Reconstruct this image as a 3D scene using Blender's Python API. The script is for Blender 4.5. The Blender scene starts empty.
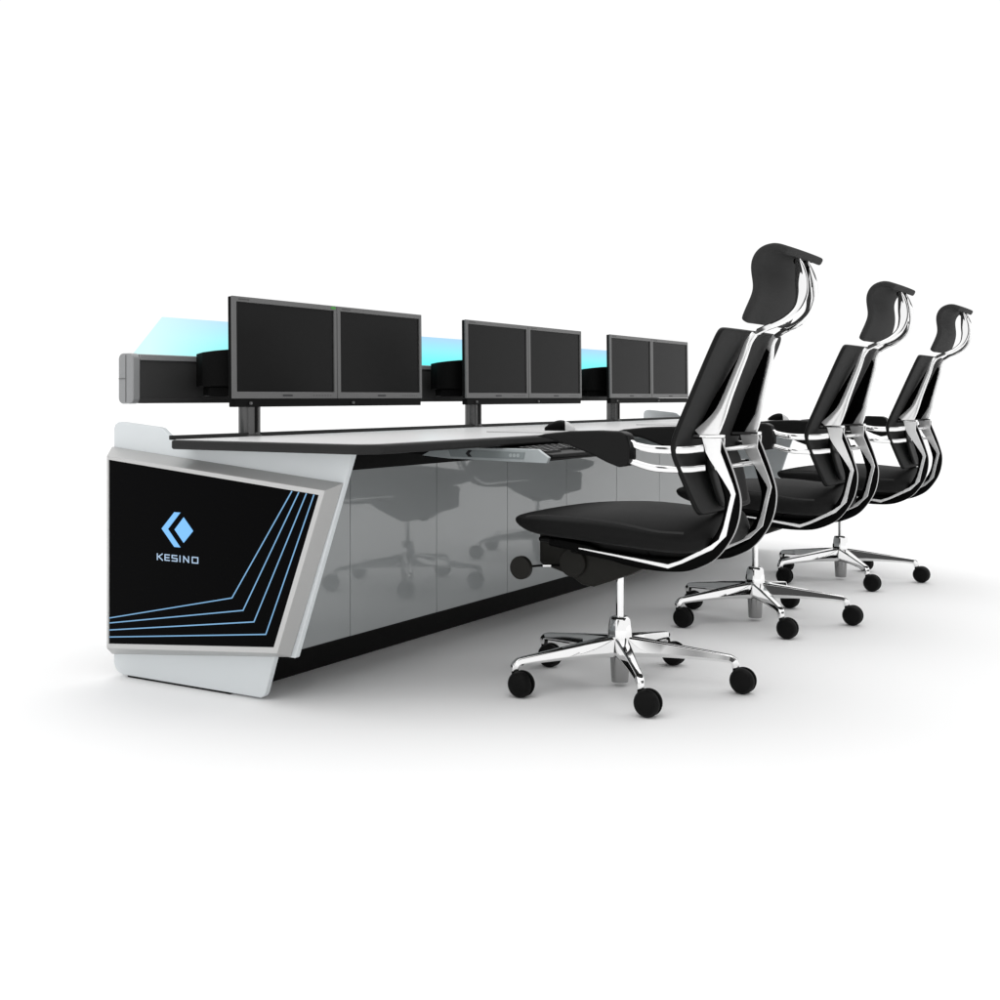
import bpy, bmesh, math
from mathutils import Vector, Matrix
S = bpy.context.scene
COL = S.collection
PI = math.pi

# ------------------------------------------------------------------ materials
def new_mat(name):
    m = bpy.data.materials.new(name); m.use_nodes = True
    return m, m.node_tree.nodes, m.node_tree.links, m.node_tree.nodes['Principled BSDF']

def pbr(name, col, rough=.5, metal=0., spec=.5, ior=1.5, noise=0., nscale=40., bump=0., bscale=400., coat=0., stretch=None, aniso=0.):
    m, N, L, b = new_mat(name)
    b.inputs['Base Color'].default_value = (*col, 1)
    b.inputs['Roughness'].default_value = rough
    b.inputs['Metallic'].default_value = metal
    b.inputs['Specular IOR Level'].default_value = spec
    b.inputs['IOR'].default_value = ior
    b.inputs['Coat Weight'].default_value = coat
    tc = N.new('ShaderNodeTexCoord'); mp = N.new('ShaderNodeMapping')
    L.new(tc.outputs['Object'], mp.inputs['Vector'])
    if stretch: mp.inputs['Scale'].default_value = stretch
    if noise > 0:
        n = N.new('ShaderNodeTexNoise'); n.inputs['Scale'].default_value = nscale; n.inputs['Detail'].default_value = 5
        L.new(mp.outputs[0], n.inputs['Vector'])
        r = N.new('ShaderNodeMapRange'); r.inputs[3].default_value = max(0, rough - noise); r.inputs[4].default_value = min(1, rough + noise)
        L.new(n.outputs['Fac'], r.inputs[0]); L.new(r.outputs[0], b.inputs['Roughness'])
        mx = N.new('ShaderNodeMix'); mx.data_type = 'RGBA'
        mx.inputs[6].default_value = (*[c * (1 - noise * .5) for c in col], 1)
        mx.inputs[7].default_value = (*[min(1, c * (1 + noise * .5)) for c in col], 1)
        L.new(n.outputs['Fac'], mx.inputs[0]); L.new(mx.outputs[2], b.inputs['Base Color'])
    if bump > 0:
        n2 = N.new('ShaderNodeTexNoise'); n2.inputs['Scale'].default_value = bscale; n2.inputs['Detail'].default_value = 3
        L.new(mp.outputs[0], n2.inputs['Vector'])
        bp = N.new('ShaderNodeBump'); bp.inputs['Strength'].default_value = bump; bp.inputs['Distance'].default_value = .001
        L.new(n2.outputs['Fac'], bp.inputs['Height']); L.new(bp.outputs[0], b.inputs['Normal'])
    return m

def weave(name, col, rough=.8, scale=900.):
    m, N, L, b = new_mat(name)
    b.inputs['Roughness'].default_value = rough
    b.inputs['Specular IOR Level'].default_value = .13
    tc = N.new('ShaderNodeTexCoord')
    w = N.new('ShaderNodeTexVoronoi'); w.inputs['Scale'].default_value = scale
    L.new(tc.outputs['Object'], w.inputs['Vector'])
    mx = N.new('ShaderNodeMix'); mx.data_type = 'RGBA'
    mx.inputs[6].default_value = (*[c * .8 for c in col], 1); mx.inputs[7].default_value = (*[c * 1.25 for c in col], 1)
    L.new(w.outputs['Distance'], mx.inputs[0]); L.new(mx.outputs[2], b.inputs['Base Color'])
    bp = N.new('ShaderNodeBump'); bp.inputs['Strength'].default_value = .25; bp.inputs['Distance'].default_value = .0008
    L.new(w.outputs['Distance'], bp.inputs['Height']); L.new(bp.outputs[0], b.inputs['Normal'])
    return m

def emis(name, col, st):
    m, N, L, b = new_mat(name)
    b.inputs['Base Color'].default_value = (*[c * .03 for c in col], 1)
    b.inputs['Emission Color'].default_value = (*col, 1)
    b.inputs['Emission Strength'].default_value = st
    return m

M = {}
M['floor'] = pbr('white_floor', (.93, .93, .93), .7, spec=.1)
M['sheet'] = pbr('pale_lacquer', (.70, .735, .75), .35, noise=.04, nscale=3)
M['alu'] = pbr('brushed_aluminium', (.46, .46, .455), .42, metal=.35, noise=.05, nscale=30, stretch=(1, 1, 25))
M['alu_lip'] = pbr('bright_edge_aluminium', (.55, .55, .545), .4, metal=.2)
M['alu_body'] = pbr('grey_aluminium', (.30, .305, .31), .42, metal=.2, noise=.04)
M['black_glass'] = pbr('black_glass', (.0016, .0016, .0018), .08, spec=.02)
M['grey_gloss'] = pbr('grey_gloss_panel', (.37, .39, .395), .035, ior=1.68, spec=.5)
M['plinth'] = pbr('black_laminate', (.005, .005, .005), .6, spec=.1, noise=.05)
M['desk_black'] = pbr('desk_edge_black', (.018, .018, .018), .5, spec=.2, noise=.05, bump=.1)
M['desk_top'] = pbr('desk_laminate', (.82, .82, .82), .3, noise=.01, nscale=2)
M['bezel'] = pbr('bezel_grey', (.12, .12, .12), .4, noise=.04)
M['shell'] = pbr('monitor_shell_black', (.003, .003, .003), .55, spec=.08)
M['screen'] = pbr('screen_glass', (.0125, .0125, .0125), .2, spec=.06)
M['mark'] = pbr('dark_mark', (.01, .01, .012), .5)
M['mark_faint'] = pbr('faint_mark', (.05, .05, .05), .5)
M['green'] = pbr('green_label', (.05, .30, .04), .5)
M['chrome'] = pbr('chrome', (.88, .88, .88), .05, metal=1.)
M['post'] = pbr('dark_steel_post', (.10, .10, .10), .25, metal=1.)
M['bright_chrome'] = pbr('polished_aluminium', (.96, .96, .96), .2, metal=.6)
M['bar_face'] = pbr('bar_face_charcoal', (.045, .045, .045), .5, spec=.2)
M['chrome_dk'] = pbr('satin_steel', (.34, .34, .34), .2, metal=1., noise=.04, nscale=60)
M['frame_black'] = pbr('frame_black_gloss', (.0012, .0012, .0012), .2, spec=.04)  # plain black parts, and the painted dark reflection of the side frames
M['mesh'] = weave('back_mesh', (.032, .032, .032))
M['mesh_edge'] = pbr('mesh_rim_black', (.006, .006, .006), .5, spec=.15)
M['seat'] = weave('seat_fabric', (.0060, .0060, .0060), .6, 1200.)
M['plastic'] = pbr('black_plastic', (.006, .006, .006), .45, spec=.15, noise=.05)
M['mech'] = pbr('mechanism_casing', (.014, .0135, .0115), .5, spec=.15, noise=.05)
M['caster'] = pbr('caster_black', (.003, .003, .003), .5, spec=.12)
M['silver'] = pbr('silver_tray', (.50, .54, .55), .3, metal=.3, noise=.05)
M['tray_grey'] = pbr('tray_grey', (.25, .28, .285), .35, noise=.05)
M['keys'] = pbr('key_caps', (.012, .012, .012), .45)
M['keysym'] = pbr('key_legends', (.60, .60, .60), .5)
M['mouse_white'] = pbr('mouse_shell', (.55, .55, .55), .25)
M['mat'] = pbr('mouse_mat', (.55, .55, .55), .6)
M['blue'] = emis('lit_blue', (.20, .53, .98), 1.0)
M['line'] = emis('lit_line', (.22, .48, .78), .85)
M['text'] = emis('lit_text', (.50, .68, .90), .85)

# edge-lit acrylic: tinted sheet that also glows, strongest at the lamp strip below
def glow_mat():
    m, N, L, b = new_mat('edge_lit_acrylic')
    out = N['Material Output']; N.remove(b)
    tc = N.new('ShaderNodeTexCoord'); sx = N.new('ShaderNodeSeparateXYZ'); L.new(tc.outputs['Object'], sx.inputs[0])
    mr = N.new('ShaderNodeMapRange'); mr.inputs[1].default_value = .98; mr.inputs[2].default_value = 1.10
    L.new(sx.outputs['Z'], mr.inputs[0])
    ty = N.new('ShaderNodeMapRange'); ty.inputs[1].default_value = -1.88; ty.inputs[2].default_value = -1.40
    L.new(sx.outputs['Y'], ty.inputs[0])
    rr = N.new('ShaderNodeValToRGB'); L.new(mr.outputs[0], rr.inputs[0])
    e = rr.color_ramp.elements
    e[0].position = 0; e[0].color = (.27, 1.0, 1.0, 1)
    e[1].position = 1; e[1].color = (.60, .82, 1.0, 1)
    q = rr.color_ramp.elements.new(.5); q.color = (.46, .96, 1.0, 1)
    mx = N.new('ShaderNodeMix'); mx.data_type = 'RGBA'; mx.inputs[6].default_value = (.80, 1, 1, 1)
    L.new(ty.outputs[0], mx.inputs[0]); L.new(rr.outputs[0], mx.inputs[7])
    em = N.new('ShaderNodeEmission'); em.inputs['Strength'].default_value = .55; L.new(mx.outputs[2], em.inputs[0])
    tr = N.new('ShaderNodeBsdfTransparent'); tr.inputs[0].default_value = (.50, .67, .67, 1)
    L.new(mx.outputs[2], tr.inputs[0])
    ad = N.new('ShaderNodeMixShader'); ad.inputs[0].default_value = .5
    em.inputs['Strength'].default_value = 1.0
    L.new(tr.outputs[0], ad.inputs[1]); L.new(em.outputs[0], ad.inputs[2]); L.new(ad.outputs[0], out.inputs[0])
    return m
M['acrylic'] = glow_mat()

# ------------------------------------------------------------------ mesh helpers
def obj(name, bm, mat, parent=None, bevel=0., seg=2, smooth=False, subsurf=0, angle=40):
    bmesh.ops.recalc_face_normals(bm, faces=bm.faces)
    me = bpy.data.meshes.new(name); bm.to_mesh(me); bm.free()
    mats = mat if isinstance(mat, (list, tuple)) else [mat]
    for k in mats: me.materials.append(M[k])
    o = bpy.data.objects.new(name, me); COL.objects.link(o)
    if parent: o.parent = parent
    if bevel > 0:
        b = o.modifiers.new('bevel', 'BEVEL'); b.width = bevel; b.segments = seg; b.limit_method = 'ANGLE'; b.angle_limit = math.radians(30)
        b.harden_normals = False
    if subsurf:
        s = o.modifiers.new('sub', 'SUBSURF'); s.levels = subsurf; s.render_levels = subsurf
    if smooth or bevel > 0:
        for p in me.polygons: p.use_smooth = True
        if not subsurf:
            me.set_sharp_from_angle(angle=math.radians(angle))
    return o

def add_box(bm, x0, x1, y0, y1, z0, z1, mi=0):
    v = [bm.verts.new((x, y, z)) for x in (x0, x1) for y in (y0, y1) for z in (z0, z1)]
    for f in ((0, 1, 3, 2), (4, 6, 7, 5), (0, 4, 5, 1), (2, 3, 7, 6), (0, 2, 6, 4), (1, 5, 7, 3)):
        bm.faces.new([v[i] for i in f]).material_index = mi
    return bm

def box(*a): return add_box(bmesh.new(), *a)

def add_prism(bm, poly, y0, y1, axis='y', mi=0):
    """poly of 2-D points extruded along an axis: 'y' -> (x,z), 'z' -> (x,y), 'x' -> (y,z)"""
    def P(a, b, t):
        return {'y': (a, t, b), 'z': (a, b, t), 'x': (t, a, b)}[axis]
    A = [bm.verts.new(P(a, b, y0)) for a, b in poly]; B = [bm.verts.new(P(a, b, y1)) for a, b in poly]
    n = len(poly)
    bm.faces.new(A).material_index = mi; bm.faces.new(B[::-1]).material_index = mi
    for i in range(n): bm.faces.new((A[i], A[(i + 1) % n], B[(i + 1) % n], B[i])).material_index = mi
    return bm

def prism(poly, a, b, axis='y'): return add_prism(bmesh.new(), poly, a, b, axis)

def add_cyl(bm, p0, p1, r0, r1=None, n=32, mi=0):
    r1 = r0 if r1 is None else r1
    p0 = Vector(p0); p1 = Vector(p1); d = (p1 - p0).normalized()
    a = d.orthogonal().normalized(); b = d.cross(a)
    A = [bm.verts.new(p0 + (a * math.cos(t) + b * math.sin(t)) * r0) for t in [2 * PI * i / n for i in range(n)]]
    B = [bm.verts.new(p1 + (a * math.cos(t) + b * math.sin(t)) * r1) for t in [2 * PI * i / n for i in range(n)]]
    bm.faces.new(A).material_index = mi; bm.faces.new(B[::-1]).material_index = mi
    for i in range(n): bm.faces.new((A[i], A[(i + 1) % n], B[(i + 1) % n], B[i])).material_index = mi
    return bm

def lathe(prof, n=40, center=(0, 0, 0), sq=0, start=0):
    """prof: (r, z) list"""
    bm = bmesh.new(); rings = []
    for r, z in prof:
        rings.append([bm.verts.new((center[0] + r * math.cos(start + 2 * PI * i / n), center[1] + r * math.sin(start + 2 * PI * i / n), center[2] + z)) for i in range(n)])
    for A, B in zip(rings, rings[1:]):
        for i in range(n): bm.faces.new((A[i], A[(i + 1) % n], B[(i + 1) % n], B[i]))
    bm.faces.new(rings[0]); bm.faces.new(rings[-1][::-1])
    return bm

def catmull(P, n=8):
    P = [Vector(p) for p in P]; out = []
    Q = [P[0] * 2 - P[1]] + P + [P[-1] * 2 - P[-2]]
    for i in range(1, len(Q) - 2):
        for k in range(n):
            t = k / n; a, b, c, d = Q[i - 1], Q[i], Q[i + 1], Q[i + 2]
            out.append(.5 * ((2 * b) + (c - a) * t + (2 * a - 5 * b + 4 * c - d) * t * t + (3 * b - a - 3 * c + d) * t ** 3))
    out.append(P[-1]); return out

def sweep(path, section, side=Vector((0, 1, 0)), n=8, smooth=True, bm=None):
    """path: list of (x,y,z,w,h): w = size along 'side', h = size across; section: unit loop of (a,b)"""
    bm = bm or bmesh.new()
    pos = [Vector(p[:3]) for p in path]; wh = [Vector((p[3], p[4], 0)) for p in path]
    if smooth: pos = catmull(pos, n); wh = catmull(wh, n)
    rings = []
    for i, p in enumerate(pos):
        t = (pos[min(i + 1, len(pos) - 1)] - pos[max(i - 1, 0)]).normalized()
        s = (side - t * side.dot(t)).normalized(); u = t.cross(s)
        rings.append([bm.verts.new(p + s * a * wh[i].x * .5 + u * b * wh[i].y * .5) for a, b in section])
    m = len(section)
    for A, B in zip(rings, rings[1:]):
        for i in range(m): bm.faces.new((A[i], A[(i + 1) % m], B[(i + 1) % m], B[i]))
    bm.faces.new(rings[0]); bm.faces.new(rings[-1][::-1])
    return bm

CIRC = [(math.cos(2 * PI * i / 16), math.sin(2 * PI * i / 16)) for i in range(16)]
RECT = [(-1, -.6), (-.6, -1), (.6, -1), (1, -.6), (1, .6), (.6, 1), (-.6, 1), (-1, .6)]
def superell(n, e=4):
    r = []
    for i in range(n):
        t = 2 * PI * i / n; c, s = math.cos(t), math.sin(t)
        r.append((math.copysign(abs(c) ** (2 / e), c), math.copysign(abs(s) ** (2 / e), s)))
    return r
ROUNDREC = superell(24, 4)

def strip(bm, pts, w, y0, y1):
    """mitred line of width w through (x,z) points, extruded in y"""
    P = [Vector(p) for p in pts]; L, R = [], []
    for i, p in enumerate(P):
        d1 = (P[i] - P[i - 1]).normalized() if i else (P[1] - P[0]).normalized()
        d2 = (P[i + 1] - P[i]).normalized() if i < len(P) - 1 else d1
        n1 = Vector((-d1.y, d1.x)); n2 = Vector((-d2.y, d2.x)); m = (n1 + n2).normalized()
        k = w / 2 / max(.35, m.dot(n1)); L.append(p + m * k); R.append(p - m * k)
    for i in range(len(P) - 1):
        add_prism(bm, [L[i], L[i + 1], R[i + 1], R[i]], y0, y1)
    return bm

def empty(name, loc, label, cat, group=None):
    o = bpy.data.objects.new(name, None); COL.objects.link(o); o.location = loc
    o.empty_display_size = .1
    o['label'] = label; o['category'] = cat
    if group: o['group'] = group
    return o
def copy_tree(o, parent=None):
    c = o.copy(); COL.objects.link(c); c.parent = parent
    for ch in list(o.children): copy_tree(ch, c)
    return c

# ------------------------------------------------------------------ setting
bm = bmesh.new()
v = [bm.verts.new(p) for p in ((-150, -60, 0), (120, -60, 0), (120, 250, 0), (-150, 250, 0))]
bm.faces.new(v)
fl = obj('floor', bm, 'floor'); fl['kind'] = 'structure'

# ------------------------------------------------------------------ console
Y0, Y1 = 2.55, 6.50
con = empty('control_console', (-2.45, 4.52, 0), 'long grey three seat control room console with black lit end panel and cyan light bar', 'console')
def cobj(name, bm, mat, parent=con, **k):
    # meshes of the console are modelled in world metres; the empty sits at its base
    if parent is con: bmesh.ops.translate(bm, verts=bm.verts, vec=(2.45, -4.52, 0))
    else: bmesh.ops.translate(bm, verts=bm.verts, vec=(2.45, -4.52, 0))
    return obj(name, bm, mat, parent, **k)

cobj('plinth', box(-2.84, -2.42, Y0 + .004, Y1 - .004, 0, .105), 'plinth', bevel=.002)
cobj('cabinet_body', box(-2.86, -2.335, Y0 + .022, Y1 - .022, .1055, .695), 'plinth')
cobj('top_rail', box(-2.334, -2.295, Y0 + .022, Y1 - .022, .622, .697), 'plinth', bevel=.002)
cobj('toe_board', box(-2.425, -2.3225, Y0 + .022, Y1 - .022, .099, .1045), 'plinth')
ys = [Y0 + .022] + [2.977 + .481 * i for i in range(8)]
ys = [y for y in ys if y < Y1 - .1] + [Y1 - .022]
for a, b in zip(ys, ys[1:]):
    cobj('front_panel', box(-2.334, -2.32, a + .0012, b - .0012, .105, .6215), 'grey_gloss', bevel=.001, seg=1)

SHEET = [(-2.895, .04), (-2.895, .752), (-2.889, .765), (-2.875, .772), (-2.86, .773), (-2.705, .7585), (-2.69, .755), (-2.672, .742), (-2.64, .722), (-2.60, .6975), (-1.979, .6975), (-2.178, .131),
         (-2.250, .131), (-2.286, .020), (-2.292, .011), (-2.305, .006), (-2.855, .006), (-2.876, .012), (-2.889, .024)]
ep = cobj('end_panel', prism(SHEET, Y0, Y0 + .02), 'sheet', bevel=.003)
ep['label'] = 'near end panel with glossy black glass and lit logo'
ep2 = cobj('end_panel', prism(SHEET, Y1 - .02, Y1), 'sheet', bevel=.003)
# metal picture frame round the black glass: base outline on the sheet, raised front lip, inner edge
FB = [(-2.899, .695), (-1.999, .617), (-2.182, .134), (-2.889, .068)]
FB = [(-2.900, .697), (-2.010, .618), (-2.192, .133), (-2.900, .064)]
FF = [(-2.8645, .6715), (-2.031, .600), (-2.196, .152), (-2.8645, .0945)]
FI = [(-2.857, .660), (-2.052, .588), (-2.209, .167), (-2.857, .109)]
def ringmesh(s):
    bm = bmesh.new()
    def loop(P, y): return [bm.verts.new((a, y, b)) for a, b in P]
    yb, yf, yi = (Y0 - .0015, Y0 - .053, Y0 - .044) if s < 0 else (Y1 + .0015, Y1 + .053, Y1 + .044)
    A, B, Cc, D, E_ = loop(FB, yb), loop(FF, yf), loop(FI, yf), loop(FI, yi), loop(FI, yb)
    for X, Z in ((A, B), (B, Cc), (Cc, D), (D, E_), (E_, A)):
        for i in range(4):
            bm.faces.new((X[i], X[(i + 1) % 4], Z[(i + 1) % 4], Z[i])).material_index = 1 if X in (B, Cc) else 0
    return bm
cobj('metal_frame', ringmesh(-1), ['alu', 'alu_lip'], ep, bevel=.0012, angle=20)
cobj('metal_frame', ringmesh(1), ['alu', 'alu_lip'], ep2, bevel=.0012, angle=20)
inner = [(-2.8565, .6595), (-2.0525, .5875), (-2.2095, .1675), (-2.8565, .1095)]
cobj('glass_panel', prism(inner, Y0 - .0495, Y0 - .003), 'black_glass', ep)
cobj('glass_panel', prism(inner, Y1 + .003, Y1 + .0495), 'black_glass', ep2)
ya, yb = Y0 - .0508, Y0 - .0490
for l in ([(-2.855, .186), (-2.363, .288), (-2.146, .5945)], [(-2.855, .171), (-2.322, .257), (-2.122, .5925)],
          [(-2.855, .150), (-2.282, .229), (-2.096, .590)], [(-2.855, .129), (-2.239, .199), (-2.070, .588)]):
    cobj('light_line', strip(bmesh.new(), l, .0031, ya, yb), 'line', ep)
bm = bmesh.new()
add_prism(bm, [(-2.586, .516), (-2.562, .516), (-2.612, .466), (-2.637, .466)], ya, yb)
add_prism(bm, [(-2.637, .466), (-2.612, .466), (-2.562, .416), (-2.586, .416)], ya, yb)
add_prism(bm, [(-2.549, .503), (-2.512, .466), (-2.549, .430), (-2.585, .466)], ya, yb)
cobj('logo', bm, 'blue', ep)
# KESINO in drawn strokes, x right, height .020
bm = bmesh.new(); H = .0195; zb = .3735; x = -2.656; w = .0028
def st(pts):
    strip(bm, [(x + a, zb + b * H) for a, b in pts], w, ya, yb)
def letter(ch):
    W = .0225
    if ch == 'K': st([(w / 2, 0), (w / 2, 1)]); st([(W, 1), (.005, .5)]); st([(.0075, .52), (W + .001, 0)])
    if ch == 'E': st([(W - .002, 1 - .09), (w / 2, 1 - .09), (w / 2, .09), (W - .002, .09)]); st([(w / 2, .5), (W - .004, .5)])
    if ch == 'S': st([(W - .001, .91), (w / 2, .91), (w / 2, .52), (W - w / 2, .48), (W - w / 2, .09), (0, .09)])
    if ch == 'I': st([(w / 2, 0), (w / 2, 1)])
    if ch == 'N': st([(w / 2, 0), (w / 2, 1)]); st([(w / 2, .93), (W - w / 2, .07)]); st([(W - w / 2, 0), (W - w / 2, 1)])
    if ch == 'O': st([(w / 2, .09), (w / 2, .91)]); st([(0, .91), (W + .002, .91)]); st([(W + .002 - w / 2, .91), (W + .002 - w / 2, .09)]); st([(0, .09), (W + .002, .09)])
for ch, px in zip('KESINO', (-2.6560, -2.6250, -2.5965, -2.5650, -2.5505, -2.5165)):
    x = px; letter(ch)
cobj('lettering', bm, 'text', ep)

# desktop: black slab with rounded corners, pale laminate face, raised rear lip
def rrect(x0, x1, y0, y1, rs, n=10):
    P = []
    for cx, cy, a0, r in ((x1 - rs[0], y0 + rs[0], -90, rs[0]), (x1 - rs[1], y1 - rs[1], 0, rs[1]), (x0 + rs[2], y1 - rs[2], 90, rs[2]), (x0 + rs[3], y0 + rs[3], 180, rs[3])):
        for k in range(n + 1):
            t = math.radians(a0 + 90 * k / n); P.append((cx + r * math.cos(t), cy + r * math.sin(t)))
    return P
dk = cobj('desktop', prism(rrect(-2.578, -1.865, 2.475, 6.575, (.07, .07, .012, .012)), .6985, .7245, 'z'), 'desk_black', bevel=.006, seg=3)
cobj('laminate_face', prism(rrect(-2.570, -1.877, 2.487, 6.563, (.06, .06, .005, .005)), .7247, .7262, 'z'), 'desk_top', dk)
cobj('rear_lip', box(-2.590, -2.5785, 2.482, 6.568, .7246, .7375), 'desk_black', dk, bevel=.002)

# light bar behind the monitors
def barpoly(x0, x1, z0, z1, r=.02, n=6):
    return rrect(x0, x1, z0, z1, (r, r, r, r), n)
bx0, bx1, bz0, bz1 = -2.868, -2.806, .828, .979
def extr(poly, y0, y1): return prism(poly, y0, y1, 'y')
lb = cobj('light_bar', extr(barpoly(bx0, bx1 - .012, bz0, bz1, .016), 2.575, 6.475), 'alu_body', bevel=.001)
for (a, b, q) in ((2.545, 2.5745, -1), (6.4755, 6.505, 1)):
    cp = cobj('end_cap', extr(barpoly(bx0 - .001, bx1, bz0 - .001, bz1 + .001, .018), a, b), 'alu_body', lb, bevel=.004, seg=3)
ya_, yb_ = 2.5438, 2.5449
cobj('cap_groove', strip(bmesh.new(), [(-2.836, .832), (-2.836, .975)], .0022, ya_, yb_), 'bezel', lb)
cobj('cap_groove', strip(bmesh.new(), [(-2.866, .903), (-2.837, .903)], .0022, ya_ - .0003, yb_), 'bezel', lb)
cobj('face_trim', box(bx1 - .0118, bx1 - .001, 2.575, 6.475, .960, .9775), 'alu_body', lb, bevel=.002)
cobj('face_panel', box(bx1 - .0118, bx1 - .006, 2.575, 6.475, .842, .9595), 'bar_face', lb)
cobj('lower_trim', box(bx1 - .0118, bx1 - .003, 2.575, 6.475, .8285, .8415), 'bar_face', lb, bevel=.002)
gp = [(2.578, .9795), (2.695, 1.098), (6.355, 1.098), (6.45, .9795)]
cobj('acrylic_screen', prism(gp, -2.842, -2.836, 'x'), 'acrylic', lb)

# keyboard trays under the desktop (part of the console)
def tray(dy):
    y = 3.135 + dy
    side = [(-2.16, .664), (-2.06, .657), (-1.712, .651), (-1.705, .668), (-1.742, .692), (-2.10, .693)]
    t = cobj('keyboard_tray', prism(side, y, y + .014), 'silver', bevel=.0015)
    cobj('tray_shelf', box(-2.16, -1.722, y + .0145, y + .52, .656, .664), 'plastic', t, bevel=.002)
    cobj('tray_side', prism(side, y + .5205, y + .534), 'silver', t, bevel=.0015)
    cobj('side_inset', prism([(-2.05, .663), (-1.79, .661), (-1.785, .682), (-2.06, .685)], y - .0014, y - .0001), 'tray_grey', t)
    bm = bmesh.new()
    add_prism(bm, [(-1.985, .664), (-1.972, .664), (-1.982, .674), (-1.972, .684), (-1.985, .684), (-1.995, .674)], y - .0026, y - .0015)
    cobj('catch', bm, 'mark', t)
    bm = bmesh.new()
    for k in range(3): add_cyl(bm, (-1.835 + .013 * k, y - .0026, .672), (-1.835 + .013 * k, y - .0015, .672), .0055, n=20)
    cobj('button', bm, 'silver', t)
    cobj('slide_rail', box(-2.26, -1.99, y + .05, y + .09, .666, .6975), 'plastic', t)
    cobj('slide_rail', box(-2.26, -1.99, y + .43, y + .47, .666, .6975), 'plastic', t)
for k in range(3): tray(1.2 * k)

# ------------------------------------------------------------------ keyboards
def make_keyboard():
    root = empty('keyboard', (-1.838, 3.41, .6642), 'black curved keyboard on the pull out tray beside the nearest chair', 'keyboard', 'keyboards on the pull out trays')
    # plan outline: straight palm edge at +x, arched rear edge
    P = [(.122, -.235), (.122, .235)]
    for k in range(13):
        t = k / 12; y = .235 - .47 * t
        P.append((-.07 - .045 * math.sin(PI * t), y))
    bm = bmesh.new()
    n = len(P)
    A = [bm.verts.new((px, py, 0)) for px, py in P]
    B = [bm.verts.new((px, py, .013 + (.105 - px) * .11)) for px, py in P]
    bm.faces.new(A); bm.faces.new(B[::-1])
    for i in range(n): bm.faces.new((A[i], A[(i + 1) % n], B[(i + 1) % n], B[i]))
    obj('case', bm, 'plastic', root, bevel=.004, seg=3)
    kb = bmesh.new(); lg = bmesh.new()
    for r in range(5):
        for c in range(20):
            yy = -.212 + c * .0222; xx = .088 - r * .0205 - .012 * math.sin(PI * (c + .5) / 20)
            if r == 0 and 5 <= c <= 9:
                continue
            z = .013 + (.105 - xx) * .11
            add_box(kb, xx - .0085, xx + .0085, yy - .0095, yy + .0095, z - .002, z + .006)
            if (r * 7 + c * 3) % 2 == 0: add_box(kb, xx - .005, xx + .003, yy - .005, yy + .004, z + .0061, z + .0065, 1)
    obj('keys', kb, ['keys', 'keysym'], root)
    return root
kb = make_keyboard()
for i in (1, 2):
    c = copy_tree(kb); c.location.y = 3.41 + 1.2 * i
    c['label'] = ['', 'black curved keyboard on the tray in front of the middle chair', 'black curved keyboard on the tray in front of the farthest chair'][i]

# ------------------------------------------------------------------ mice and mats
def make_mouse():
    root = empty('mouse', (-1.975, 3.74, .7264), 'black and silver computer mouse on the desktop above the nearest keyboard tray', 'mouse', 'mice on the desktop')
    def dome(s, zt, t0, t1, zlo=0., n=24, m=20):
        bm = bmesh.new(); rings = []
        for i in range(n + 1):
            t = t0 + (t1 - t0) * i / n; xx = (-.054 + .108 * t) * (1 + (s - 1) * .5)
            prof = math.sin(PI * (.05 + .9 * t)) ** .5 * (.90 + .10 * math.cos(2 * PI * (t - .7)))
            hh = zt * math.sin(PI * (.035 + .935 * t ** 1.12)) ** .62
            rings.append([bm.verts.new((xx, -math.cos(PI * j / m) * .034 * prof * s, zlo + hh * s * math.sin(PI * j / m) ** .75)) for j in range(m + 1)])
        for A, B in zip(rings, rings[1:]):
            for j in range(m): bm.faces.new((A[j], A[j + 1], B[j + 1], B[j]))
            bm.faces.new((A[0], B[0], B[m], A[m]))
        bm.faces.new(rings[0]); bm.faces.new(rings[-1][::-1])
        return bm
    obj('body', dome(1., .036, 0, 1), 'mouse_white', root, smooth=True, angle=60)
    obj('button_shell', dome(1.02, .036, .01, .66), 'frame_black', root, smooth=True, angle=60)
    bm = bmesh.new(); add_cyl(bm, (-.03, -.003, .0175), (-.03, .003, .0175), .006, n=20)
    obj('scroll_wheel', bm, 'plastic', root, smooth=True)
    return root
ms = make_mouse()
ms.rotation_euler.z = .54
c = copy_tree(ms); c.location.y = 6.13; c['label'] = 'black and silver computer mouse on the desktop seen beside the middle chair'
for i, (y, lab) in enumerate(((3.66, 'thin grey mouse mat under the mouse nearest the camera'), (4.90, 'thin grey mouse mat on the desktop behind the nearest chair back'))):
    bm = box(-.11, .11, -.12, .14, 0, .0035)
    o = obj('mouse_mat', bm, 'mat', None, bevel=.001); o.location = (-2.06, y, .7264)
    o['label'] = lab; o['category'] = 'mouse mat'; o['group'] = 'mouse mats'
    if i == 0: ms.location.z = .7300; ms.location.x = -1.99

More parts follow.
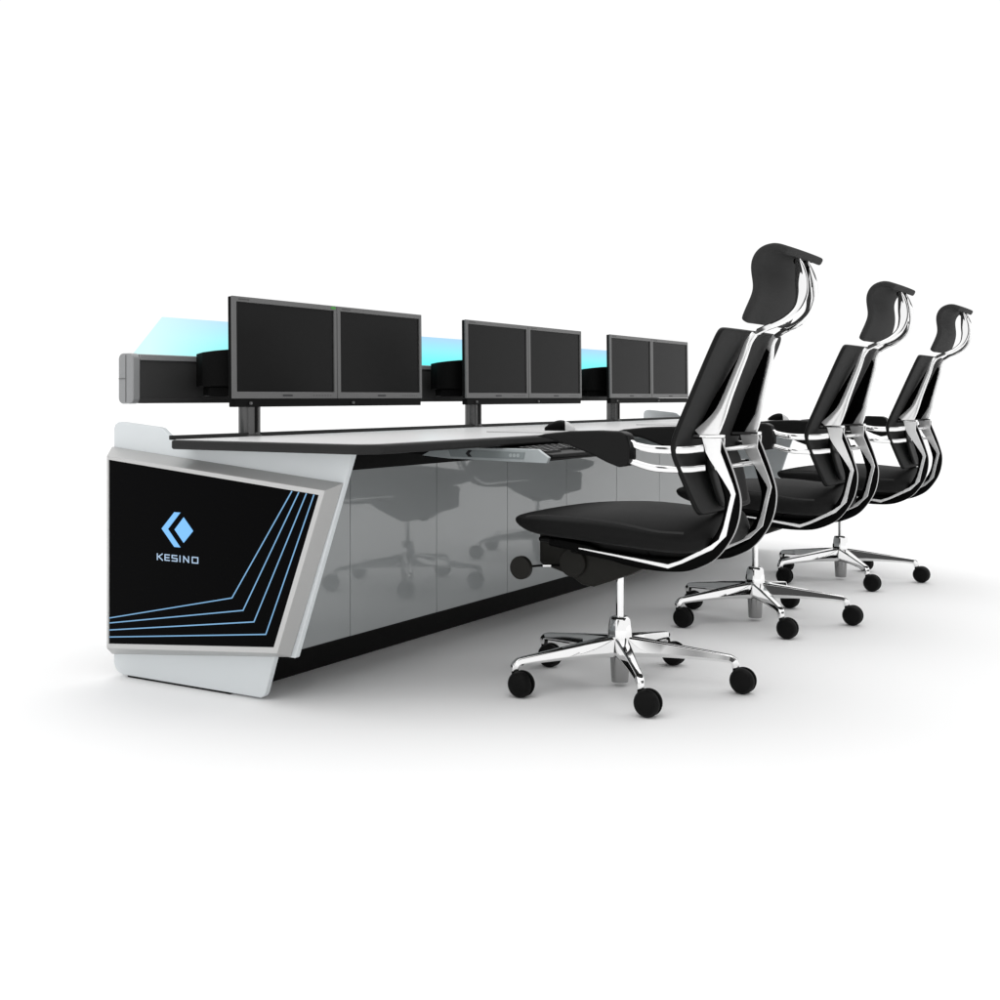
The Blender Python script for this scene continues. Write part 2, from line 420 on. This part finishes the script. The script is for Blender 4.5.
# ------------------------------------------------------------------ monitors and stands
MW, MZ0, MZ1, TILT = .504, .843, 1.1545, math.radians(-.6)
def make_monitor():
    root = empty('monitor', (-2.56, 2.712, MZ0), '', 'monitor', 'monitors in pairs along the console')
    h = MZ1 - MZ0
    W = MW - .002
    bm = bmesh.new()   # bezel ring, front at x=0, local y 0..W
    o = [(0.001, 0), (W, 0), (W, h), (0.001, h)]; s = [(.019, .021), (W - .014, .021), (W - .014, h - .016), (.019, h - .016)]
    A = [bm.verts.new((0, a, b)) for a, b in o]; B = [bm.verts.new((0, a, b)) for a, b in s]
    Cc = [bm.verts.new((-.006, a, b)) for a, b in s]; D = [bm.verts.new((-.007, a, b)) for a, b in o]
    for X, Z in ((A, B), (B, Cc), (D, A), (Cc, D)):
        for i in range(4): bm.faces.new((X[i], X[(i + 1) % 4], Z[(i + 1) % 4], Z[i]))
    bz = obj('bezel', bm, 'bezel', root, bevel=.0008, seg=1)
    bm = box(-.0202, -.0072, .0015, W - .0005, .001, h - .001)
    add_prism(bm, [(.08, .05), (W - .08, .05), (W - .11, h - .06), (.11, h - .06)], -.052, -.0203, 'x')
    obj('rear_shell', bm, 'shell', root, bevel=.003)
    obj('screen', box(-.0070, -.0048, .0192, W - .0142, .0212, h - .0162), 'screen', root)
    bm = bmesh.new()
    add_box(bm, .0001, .0008, W / 2 - .024, W / 2 + .022, .007, .0125)
    obj('maker_plate', bm, 'mark', root)
    bm = bmesh.new()
    for k in range(7): add_box(bm, .0001, .0006, W - .125 + .0145 * k, W - .119 + .0145 * k, .0085, .011)
    obj('button_row', bm, 'mark_faint', root)
    obj('corner_mark', box(.0001, .0006, .028, .075, h - .010, h - .0065), 'mark_faint', root)
    root.rotation_euler.y = TILT
    return root
def make_stand():
    root = empty('monitor_stand', (-2.58, 2.822, .7376), '', 'monitor stand', 'posts and arms carrying the monitor pairs')
    def X(bm): bmesh.ops.translate(bm, verts=bm.verts, vec=(2.58, -2.822, -.7376)); return bm
    bm = lathe([(.040, 0), (.040, .004), (.034, .006), (.034, .0905)], 36, (-2.600, 2.828, .7262))
    p = obj('post', X(bm), 'post', root, smooth=True)
    bm = bmesh.new()
    add_box(bm, -2.5675, -2.5645, 2.818, 2.826, .738, .8168)
    obj('post_groove', X(bm), 'shell', root)
    bm = box(-2.586, -2.5625, 2.722, 3.714, .817, .8415)
    obj('cross_beam', X(bm), 'shell', root, bevel=.002)
    for yy in (2.79, 3.30):
        bm = bmesh.new(); add_cyl(bm, (-2.5624, yy, .8285), (-2.556, yy, .8285), .0045, n=20)
        obj('lock_knob', X(bm), 'bezel', root, smooth=True)
    # curved housing from light bar to the monitor backs
    pts = [(-2.778, 2.80), (-2.768, 2.768), (-2.73, 2.757), (-2.69, 2.768), (-2.65, 2.80), (-2.628, 2.85), (-2.628, 3.12), (-2.778, 3.12)]
    bm = bmesh.new()
    add_prism(bm, pts, .880, .982, 'z')
    for vv in bm.verts:
        if vv.co.z > .95: vv.co.z += (vv.co.x + 2.778) * .12
    add_prism(bm, [(-2.76, 2.79), (-2.72, 2.775), (-2.66, 2.82), (-2.632, 2.86), (-2.632, 3.10), (-2.76, 3.10)], .850, .8798, 'z')
    add_box(bm, -2.7835, -2.7785, 2.90, 3.10, .86, .98)
    obj('arm_housing', X(bm), 'shell', root, bevel=.006)
    bm = box(-2.627, -2.6125, 2.83, 3.57, .90, .96)
    obj('mount_rail', X(bm), 'shell', root, bevel=.003)
    return root
mon = make_monitor(); sta = make_stand()
names = ['nearest', 'middle', 'farthest']
for p in range(3):
    s = sta if p == 0 else copy_tree(sta)
    s.location.y = 2.822 + 1.313 * p
    s['label'] = 'steel post and black arm under the %s pair of monitors' % names[p]
    for q in range(2):
        m_ = mon if (p == 0 and q == 0) else copy_tree(mon)
        m_.location.y = 2.712 + 1.313 * p + MW * q
        m_['label'] = 'black screen grey bezel monitor, %s one of the %s pair' % (('left', 'right')[q], names[p])
# small green label on the first monitor, upper right corner
bm = box(.0001, .0009, MW - .032, MW - .008, MZ1 - MZ0 - .0115, MZ1 - MZ0 - .0035)
obj('green_sticker', bm, 'green', mon)

# ------------------------------------------------------------------ chairs
def make_chair():
    root = empty('office_chair', (-1.492, 3.221, 0), 'nearest black mesh office chair with chrome frame and headrest', 'office chair', 'chrome framed office chairs lined up at the console')
    hx = -.022
    # five star base
    hub = lathe([(.020, .012), (.0245, .0125), (.026, .03), (.0285, .088)], 32, (hx, 0, 0))
    obj('column_sleeve', hub, 'chrome_dk', root, smooth=True)
    bm = lathe([(.030, .0883), (.034, .098), (.037, .135), (.037, .160), (.0315, .198), (.026, .204), (.013, .2045)], 8, (hx, 0, 0), start=.15)
    obj('hub', bm, 'chrome', root, bevel=.003, seg=2)
    bm = bmesh.new(); add_cyl(bm, (hx, 0, .2046), (hx, 0, .355), .0115, n=32)
    obj('gas_lift', bm, 'chrome', root, smooth=True)
    rot = -2.2246
    for k in range(5):
        a = rot + k * 2 * PI / 5; ca, sa = math.cos(a), math.sin(a)
        def pt(r, z, w, h): return (hx + r * ca, r * sa, z, w, h)
        sec = [(-1, -.25), (-.7, -1), (.7, -1), (1, -.25), (.55, 1), (-.55, 1)]
        bm = sweep([pt(.024, .117, .048, .060), pt(.06, .116, .046, .054), pt(.14, .112, .038, .041), pt(.24, .104, .029, .029), pt(.305, .098, .0255, .023),
                    pt(.323, .0945, .025, .0225), pt(.3325, .085, .0245, .0225), pt(.3345, .071, .022, .020)],
                   [(-.80, .82), (-.58, 1), (.58, 1), (.80, .82), (1, -.50), (.6, -1), (-.6, -1), (-1, -.50)], side=Vector((-sa, ca, 0)), n=5)
        lg = obj('leg', bm, 'chrome', root, bevel=.003, seg=2)
        cx, cy = hx + .3345 * ca, .3345 * sa
        # caster: wheels trail to +x
        bm = bmesh.new()
        add_cyl(bm, (cx, cy, .050), (cx, cy, .0705), .0085, n=16)
        prof = [(cx + .022 + .030 * math.cos(t), .037 + .033 * math.sin(t)) for t in [math.radians(20 + 14 * i) for i in range(13)]]
        add_prism(bm, prof, cy - .006, cy + .006)
        cs = obj('caster', bm, 'caster', root, bevel=.0015)
        for s in (-1, 1):
            bm = bmesh.new()
            R = .037; prof = [(0, .0265), (.020, .0265), (.030, .0235), (.0355, .016), (R, .011), (R, .0075), (.0345, .0065), (0, .0065)]
            rings = []
            for (r, yy) in prof:
                if r == 0: rings.append([bm.verts.new((cx + .022, cy + s * yy, .037))]); continue
                rings.append([bm.verts.new((cx + .022 + r * math.cos(t), cy + s * yy, .037 + r * math.sin(t))) for t in [2 * PI * i / 32 for i in range(32)]])
            for A, B in zip(rings, rings[1:]):
                for i in range(32):
                    if len(A) == 1: bm.faces.new((A[0], B[(i + 1) % 32], B[i]))
                    elif len(B) == 1: bm.faces.new((A[i], A[(i + 1) % 32], B[0]))
                    else: bm.faces.new((A[i], A[(i + 1) % 32], B[(i + 1) % 32], B[i]))
            obj('wheel', bm, 'caster', cs, smooth=True, angle=35)
    # mechanism casing under the seat
    prof = [(-.236, .452), (-.236, .356), (-.135, .328), (-.095, .303), (-.06, .300), (.06, .345), (.16, .395), (.18, .44)]
    mc = obj('tilt_mechanism', prism(prof, -.105, .105), 'mech', root, bevel=.010, seg=3)
    bm = bmesh.new(); add_cyl(bm, (-.12, -.118, .368), (-.12, -.1055, .368), .042, n=36)
    obj('side_disc', bm, 'mech', mc, bevel=.003)
    bm = bmesh.new(); add_cyl(bm, (-.244, -.205, .354), (-.244, -.185, .354), .0335, n=40)
    kn = obj('lever_knob', bm, 'mech', root, bevel=.003)
    bm = sweep([(-.244, -.1849, .354, .008, .008), (-.230, -.165, .355, .007, .007), (-.20, -.13, .356, .007, .007), (-.15, -.106, .356, .007, .007)], CIRC, side=Vector((0, 0, 1)))
    obj('lever_rod', bm, 'frame_black', kn, smooth=True)
    bm = bmesh.new(); add_cyl(bm, (-.205, -.1375, .356), (-.185, -.1245, .356), .0052, n=16)
    obj('rod_tip', bm, 'chrome', kn, smooth=True)
    # seat: loft of rounded sections front to rear (x, ztop, zbottom, halfwidth)
    secs = [(-.282, .500, .484, .185), (-.279, .504, .478, .205), (-.267, .508, .470, .224), (-.225, .513, .453, .243), (-.16, .516, .447, .252), (-.05, .514, .442, .258),
            (.06, .510, .433, .258), (.16, .502, .425, .252), (.24, .497, .420, .238), (.30, .500, .425, .205), (.322, .502, .445, .16), (.328, .495, .465, .12)]
    bm = bmesh.new(); loop = superell(40, 5); rings = []
    for (sx, zt, zb_, hw) in secs:
        ring = []
        for a, b in loop:
            taper = 1 - .10 * (b < 0) * abs(b)
            zz = (zt + zb_) / 2 + b * (zt - zb_) / 2
            if b > 0: zz += .034 * (1 - min(1, abs(a)) ** 2.5) * min(1, max(0, (sx + .26) / .30)) * b
            lift = -.018 * abs(a) ** 4 * (b > .3) * max(0, (sx - .05) / .25)
            ring.append(bm.verts.new((sx + .02 * (a * a) * (sx < -.2), a * hw * taper, zz + lift)))
        rings.append(ring)
    for A, B in zip(rings, rings[1:]):
        for i in range(40): bm.faces.new((A[i], A[(i + 1) % 40], B[(i + 1) % 40], B[i]))
    bm.faces.new(rings[0]); bm.faces.new(rings[-1][::-1])
    st_ = obj('seat', bm, 'seat', root, smooth=True, subsurf=1)
    bm = sweep([(-.195, -.252, .509, .004, .004), (-.17, -.2555, .5135, .005, .005), (-.12, -.259, .5155, .006, .006), (0, -.2625, .513, .006, .006), (.10, -.2605, .506, .006, .006), (.20, -.249, .490, .006, .006), (.27, -.225, .486, .006, .006)], CIRC)
    obj('edge_highlight', bm, 'mesh', st_, smooth=True)  # highlight on the near seat edge, put in as a lighter cord
    # seat under-shell
    bm = prism([(-.225, .440), (-.225, .424), (.18, .396), (.27, .42), (.27, .44)], -.132, .132)
    obj('seat_shell', bm, 'plastic', root, bevel=.008, seg=3)
    # black slide box at the front corner
    for s in (-1, 1):
        obj('slide_cover', sweep([(-.165, s * .160, .432, .024, .026), (-.12, s * .160, .428, .028, .030), (-.06, s * .152, .420, .024, .026), (-.02, s * .146, .412, .016, .018)], ROUNDREC), 'frame_black', root, smooth=True)
    # side frames: chrome bar, dark reflection painted as black bow, highlight as bright strip, chrome upright above
    for s in (-1, 1):
        a0 = .150 * s
        bow = [(-.10, .412, .018), (.02, .403, .028), (.09, .394, .036), (.166, .390, .040), (.235, .393, .040), (.280, .407, .040), (.325, .436, .041), (.366, .497, .042), (.380, .565, .042), (.368, .62, .042), (.348, .678, .040), (.330, .73, .034)]
        bow = [(p[0], a0, p[1], .024, p[2]) for p in bow]
        fb = obj('side_frame', sweep(bow, RECT), 'frame_black', root, smooth=True, angle=50)
        HIGHLIGHT = [(.352, .738), (.350, .701), (.384, .617), (.392, .591), (.375, .519), (.366, .478), (.328, .440), (.242, .397), (.20, .380), (.145, .388), (.05, .401), (-.09, .418),
               (-.09, .422), (.05, .408), (.145, .398), (.20, .392), (.236, .405), (.322, .451), (.345, .468), (.358, .502), (.366, .534), (.379, .588), (.375, .598), (.353, .632), (.320, .679), (.308, .70), (.298, .738)]
        for q in (-1, 1):
            ya_, yb_ = sorted((a0 + q * .0121, a0 + q * .0165))
            obj('chrome_highlight', prism(HIGHLIGHT, ya_, yb_), 'bright_chrome', fb, bevel=.0012)  # bright reflection of the chrome, modelled as a pale strip
        rr = catmull([p[:3] for p in bow[4:]], 6); ww = catmull([(p[4], 0, 0) for p in bow[4:]], 6); P = []
        for i, q in enumerate(rr):
            t = (rr[min(i + 1, len(rr) - 1)] - rr[max(i - 1, 0)]).normalized(); n_ = Vector((t.z, 0, -t.x))
            P.append((q + n_ * (ww[i].x * .5 + .0004))[:] + (.012, .0010))
        obj('edge_glint', sweep(P, RECT, smooth=False), 'chrome_dk', fb, smooth=True)  # reflection along the frame edge, drawn as a thin light strip
        # upright: flares to a blade at the joint, slims upward, crosses the top of the mesh and becomes the headrest stem
        up = [(.298, .158 * s, .738, .016, .058), (.318, .155 * s, .760, .016, .052), (.342, .148 * s, .800, .015, .034), (.358, .137 * s, .845, .015, .025), (.376, .124 * s, .90, .014, .022), (.394, .110 * s, .955, .013, .020),
              (.404, .095 * s, .995, .013, .018), (.418, .088 * s, 1.018, .014, .016)]
        obj('upright', sweep(up, RECT), 'bright_chrome', root, smooth=True, angle=40)
        hs = [(.4195, .0875 * s, 1.0195, .014, .016), (.45, .075 * s, 1.035, .014, .016), (.49, .065 * s, 1.052, .013, .018), (.522, .057 * s, 1.080, .012, .022), (.534, .050 * s, 1.118, .012, .031), (.533, .046 * s, 1.155, .012, .034), (.528, .042 * s, 1.19, .012, .026), (.520, .04 * s, 1.222, .010, .012)]
        obj('headrest_stem', sweep(hs, RECT), 'chrome', root, smooth=True, angle=40)
        # clip at joint
        bm = box(.272, .352, a0 - .016, a0 + .016, .7385, .7475)
        obj('joint_clip', bm, 'chrome', root, bevel=.002)
        # dark web between upright and mesh
        web = [(.262, .735), (.30, .735), (.345, .80), (.378, .90), (.400, .975), (.392, .985), (.345, .90), (.30, .815)]
        bm = bmesh.new(); A = []; B = []
        for wx, wz in web:
            ay = .150 - .060 * max(0, (wz - .74)) / .26
            A.append(bm.verts.new((wx, s * (ay - .010), wz))); B.append(bm.verts.new((wx, s * (ay - .002), wz)))
        bm.faces.new(A); bm.faces.new(B[::-1])
        for i in range(len(A)): bm.faces.new((A[i], A[(i + 1) % len(A)], B[(i + 1) % len(A)], B[i]))
        obj('back_bracket', bm, 'frame_black', root, bevel=.002)
        # arm loop rails
        obj('arm_rail', sweep([(.300, s * .172, .710, .017, .020), (.27, s * .215, .707, .017, .021), (.20, s * .252, .708, .017, .021), (.15, s * .258, .717, .018, .018), (.133, s * .256, .727, .018, .012)], ROUNDREC, side=Vector((0, 1, .01))), 'chrome', root, smooth=True)
        obj('arm_rail', sweep([(.306, s * .172, .658, .016, .017), (.27, s * .215, .655, .016, .018), (.20, s * .252, .658, .016, .018), (.14, s * .258, .673, .016, .016), (.124, s * .256, .681, .016, .012)], ROUNDREC, side=Vector((0, 1, .01))), 'chrome', root, smooth=True)
        pad = [(-.15, .738), (-.12, .746), (-.04, .754), (.04, .757), (.11, .755), (.128, .748), (.138, .715), (.138, .680), (.128, .663), (.105, .659), (.07, .671), (.03, .689), (-.05, .717), (-.12, .734)]
        obj('armrest_pad', prism(pad, s * .258 - .024, s * .258 + .024), 'plastic', root, bevel=.009, seg=4)
    # cross bars between the side frames
    for z, h in ((.706, .014), (.657, .013)):
        obj('cross_bar', sweep([(.330, -.138, z, .013, h), (.318, 0, z - .002, .013, h), (.330, .138, z, .013, h)], CIRC, side=Vector((1, 0, 0))), 'chrome', root, smooth=True)
    # back mesh panel: rows (x, z, halfwidth)
    def shell(name, rows, mat, thick, wrap, n=10, parent=root, sub=2, crease=None):
        bm = bmesh.new(); G = []
        for (px, pz, hw) in rows:
            G.append([bm.verts.new((px - wrap * (abs(j / n * 2 - 1) ** 2.2), (j / n * 2 - 1) * hw, pz)) for j in range(n + 1)])
        for A, B in zip(G, G[1:]):
            for j in range(n): bm.faces.new((A[j], A[j + 1], B[j + 1], B[j]))
        o = obj(name, bm, mat, parent, smooth=True)
        so = o.modifiers.new('sol', 'SOLIDIFY'); so.thickness = thick; so.offset = 0
        if isinstance(mat, (list, tuple)): so.material_offset_rim = 1
        su = o.modifiers.new('sub', 'SUBSURF'); su.levels = sub; su.render_levels = sub
        return o
    rows = [(.388, 1.030, .232), (.385, 1.022, .252), (.378, 1.004, .262), (.340, .92, .264), (.295, .82, .262), (.262, .75, .258), (.248, .715, .250), (.252, .685, .243), (.276, .62, .230), (.298, .56, .215), (.306, .54, .206), (.310, .532, .190)]
    shell('back_mesh', rows, ['mesh', 'mesh_edge'], .020, .006)
    # lumbar pad behind the mesh
    lr = [(.286, .700, .10), (.290, .690, .125), (.300, .65, .135), (.318, .58, .125), (.325, .555, .11), (.326, .548, .09)]
    shell('lumbar_pad', lr, 'mesh_edge', .016, -.004)
    # tilt knob on the far side
    bm = bmesh.new(); add_cyl(bm, (.255, .232, .585), (.255, .262, .585), .016, n=24)
    obj('lumbar_knob', bm, 'plastic', root, bevel=.003)
    # rear yoke tying side frames together beneath the seat
    obj('rear_yoke', prism([(.12, .425), (.13, .402), (.24, .402), (.285, .44), (.27, .455)], -.137, .137), 'plastic', root, bevel=.008, seg=3)
    # headrest: curved blade, hooked over at the top
    hr = [(.420, 1.046, .170), (.424, 1.052, .188), (.440, 1.085, .190), (.452, 1.12, .178), (.453, 1.145, .174), (.447, 1.18, .178), (.450, 1.205, .184), (.464, 1.228, .184), (.486, 1.238, .182), (.508, 1.239, .180), (.528, 1.229, .172), (.534, 1.226, .164)]
    shell('headrest', hr, ['mesh', 'mesh'], .022, .004, n=12)
    bm = sweep([(.516, -.044, 1.212, .012, .016), (.508, 0, 1.214, .012, .016), (.516, .044, 1.212, .012, .016)], CIRC, side=Vector((1, 0, 0)))
    obj('headrest_clamp', bm, 'frame_black', root, smooth=True)
    for s in (-1, 1):
        bm = sweep([(.526, s * .034, 1.205, .006, .010), (.522, s * .034, 1.17, .006, .010), (.518, s * .034, 1.14, .006, .008)], RECT)
        obj('clamp_plate', bm, 'frame_black', root, smooth=True)
    return root
ch = make_chair()
for i in (1, 2):
    c = copy_tree(ch); c.location.y = 3.221 + 1.2 * i
    c['label'] = ['', 'middle black mesh office chair of the row of three', 'farthest black mesh office chair, rightmost in the row'][i]

# ------------------------------------------------------------------ studio light
W = bpy.data.worlds.new('World'); S.world = W; W.use_nodes = True
N = W.node_tree.nodes; L = W.node_tree.links; bg = N['Background']
tc = N.new('ShaderNodeTexCoord'); sp = N.new('ShaderNodeSeparateXYZ'); L.new(tc.outputs['Generated'], sp.inputs[0])
def math_(op, a, b=None, c=None):
    n = N.new('ShaderNodeMath'); n.operation = op
    for i, q in enumerate((a, b, c)):
        if q is None: continue
        if isinstance(q, (int, float)): n.inputs[i].default_value = q
        else: L.new(q, n.inputs[i])
    return n.outputs[0]
# azimuth in the studio and height of the direction
az = math_('ARCTAN2', sp.outputs['X'], sp.outputs['Y'])      # 0 = +Y, + toward +X
def band(v, lo, hi, soft=.04):
    a = N.new('ShaderNodeMapRange'); a.interpolation_type = 'SMOOTHSTEP'; a.inputs[1].default_value = lo - soft; a.inputs[2].default_value = lo + soft; L.new(v, a.inputs[0])
    b = N.new('ShaderNodeMapRange'); b.interpolation_type = 'SMOOTHSTEP'; b.inputs[1].default_value = hi - soft; b.inputs[2].default_value = hi + soft; L.new(v, b.inputs[0])
    return math_('SUBTRACT', a.outputs[0], b.outputs[0])
zz = sp.outputs['Z']
flag = math_('MULTIPLY', band(az, 1.35, 2.3), band(zz, .38, .8))  # unseen dark patches added to the world for contrast in the chrome
flag2 = math_('MULTIPLY', band(az, -2.25, -1.9), band(zz, -.2, .6))
flag3 = math_('MULTIPLY', band(az, 2.62, 2.85), band(zz, -.2, .6))
fl_ = math_('MINIMUM', math_('ADD', math_('ADD', flag, flag2), flag3), 1.0)
top = N.new('ShaderNodeMapRange'); top.inputs[1].default_value = .35; top.inputs[2].default_value = .95
top.inputs[3].default_value = 1.04; top.inputs[4].default_value = 1.68; L.new(zz, top.inputs[0])
val = math_('MULTIPLY', top.outputs[0], math_('SUBTRACT', 1.0, math_('MULTIPLY', fl_, .93)))
L.new(val, bg.inputs['Strength'])
bg.inputs['Color'].default_value = (1, 1, 1, 1)

# ------------------------------------------------------------------ camera
cam = bpy.data.cameras.new('camera'); co = bpy.data.objects.new('camera', cam); COL.objects.link(co)
co.location = (0, 0, .848); co.rotation_euler = (PI / 2, 0, .5385)
cam.sensor_width = 36; cam.lens = 36 * 1.2055; cam.shift_y = -.1031; cam.clip_end = 1000
S.camera = co
S.view_settings.view_transform = 'Standard'; S.view_settings.look = 'None'
S.view_settings.exposure = 0; S.view_settings.gamma = 1; S.view_settings.use_curve_mapping = False
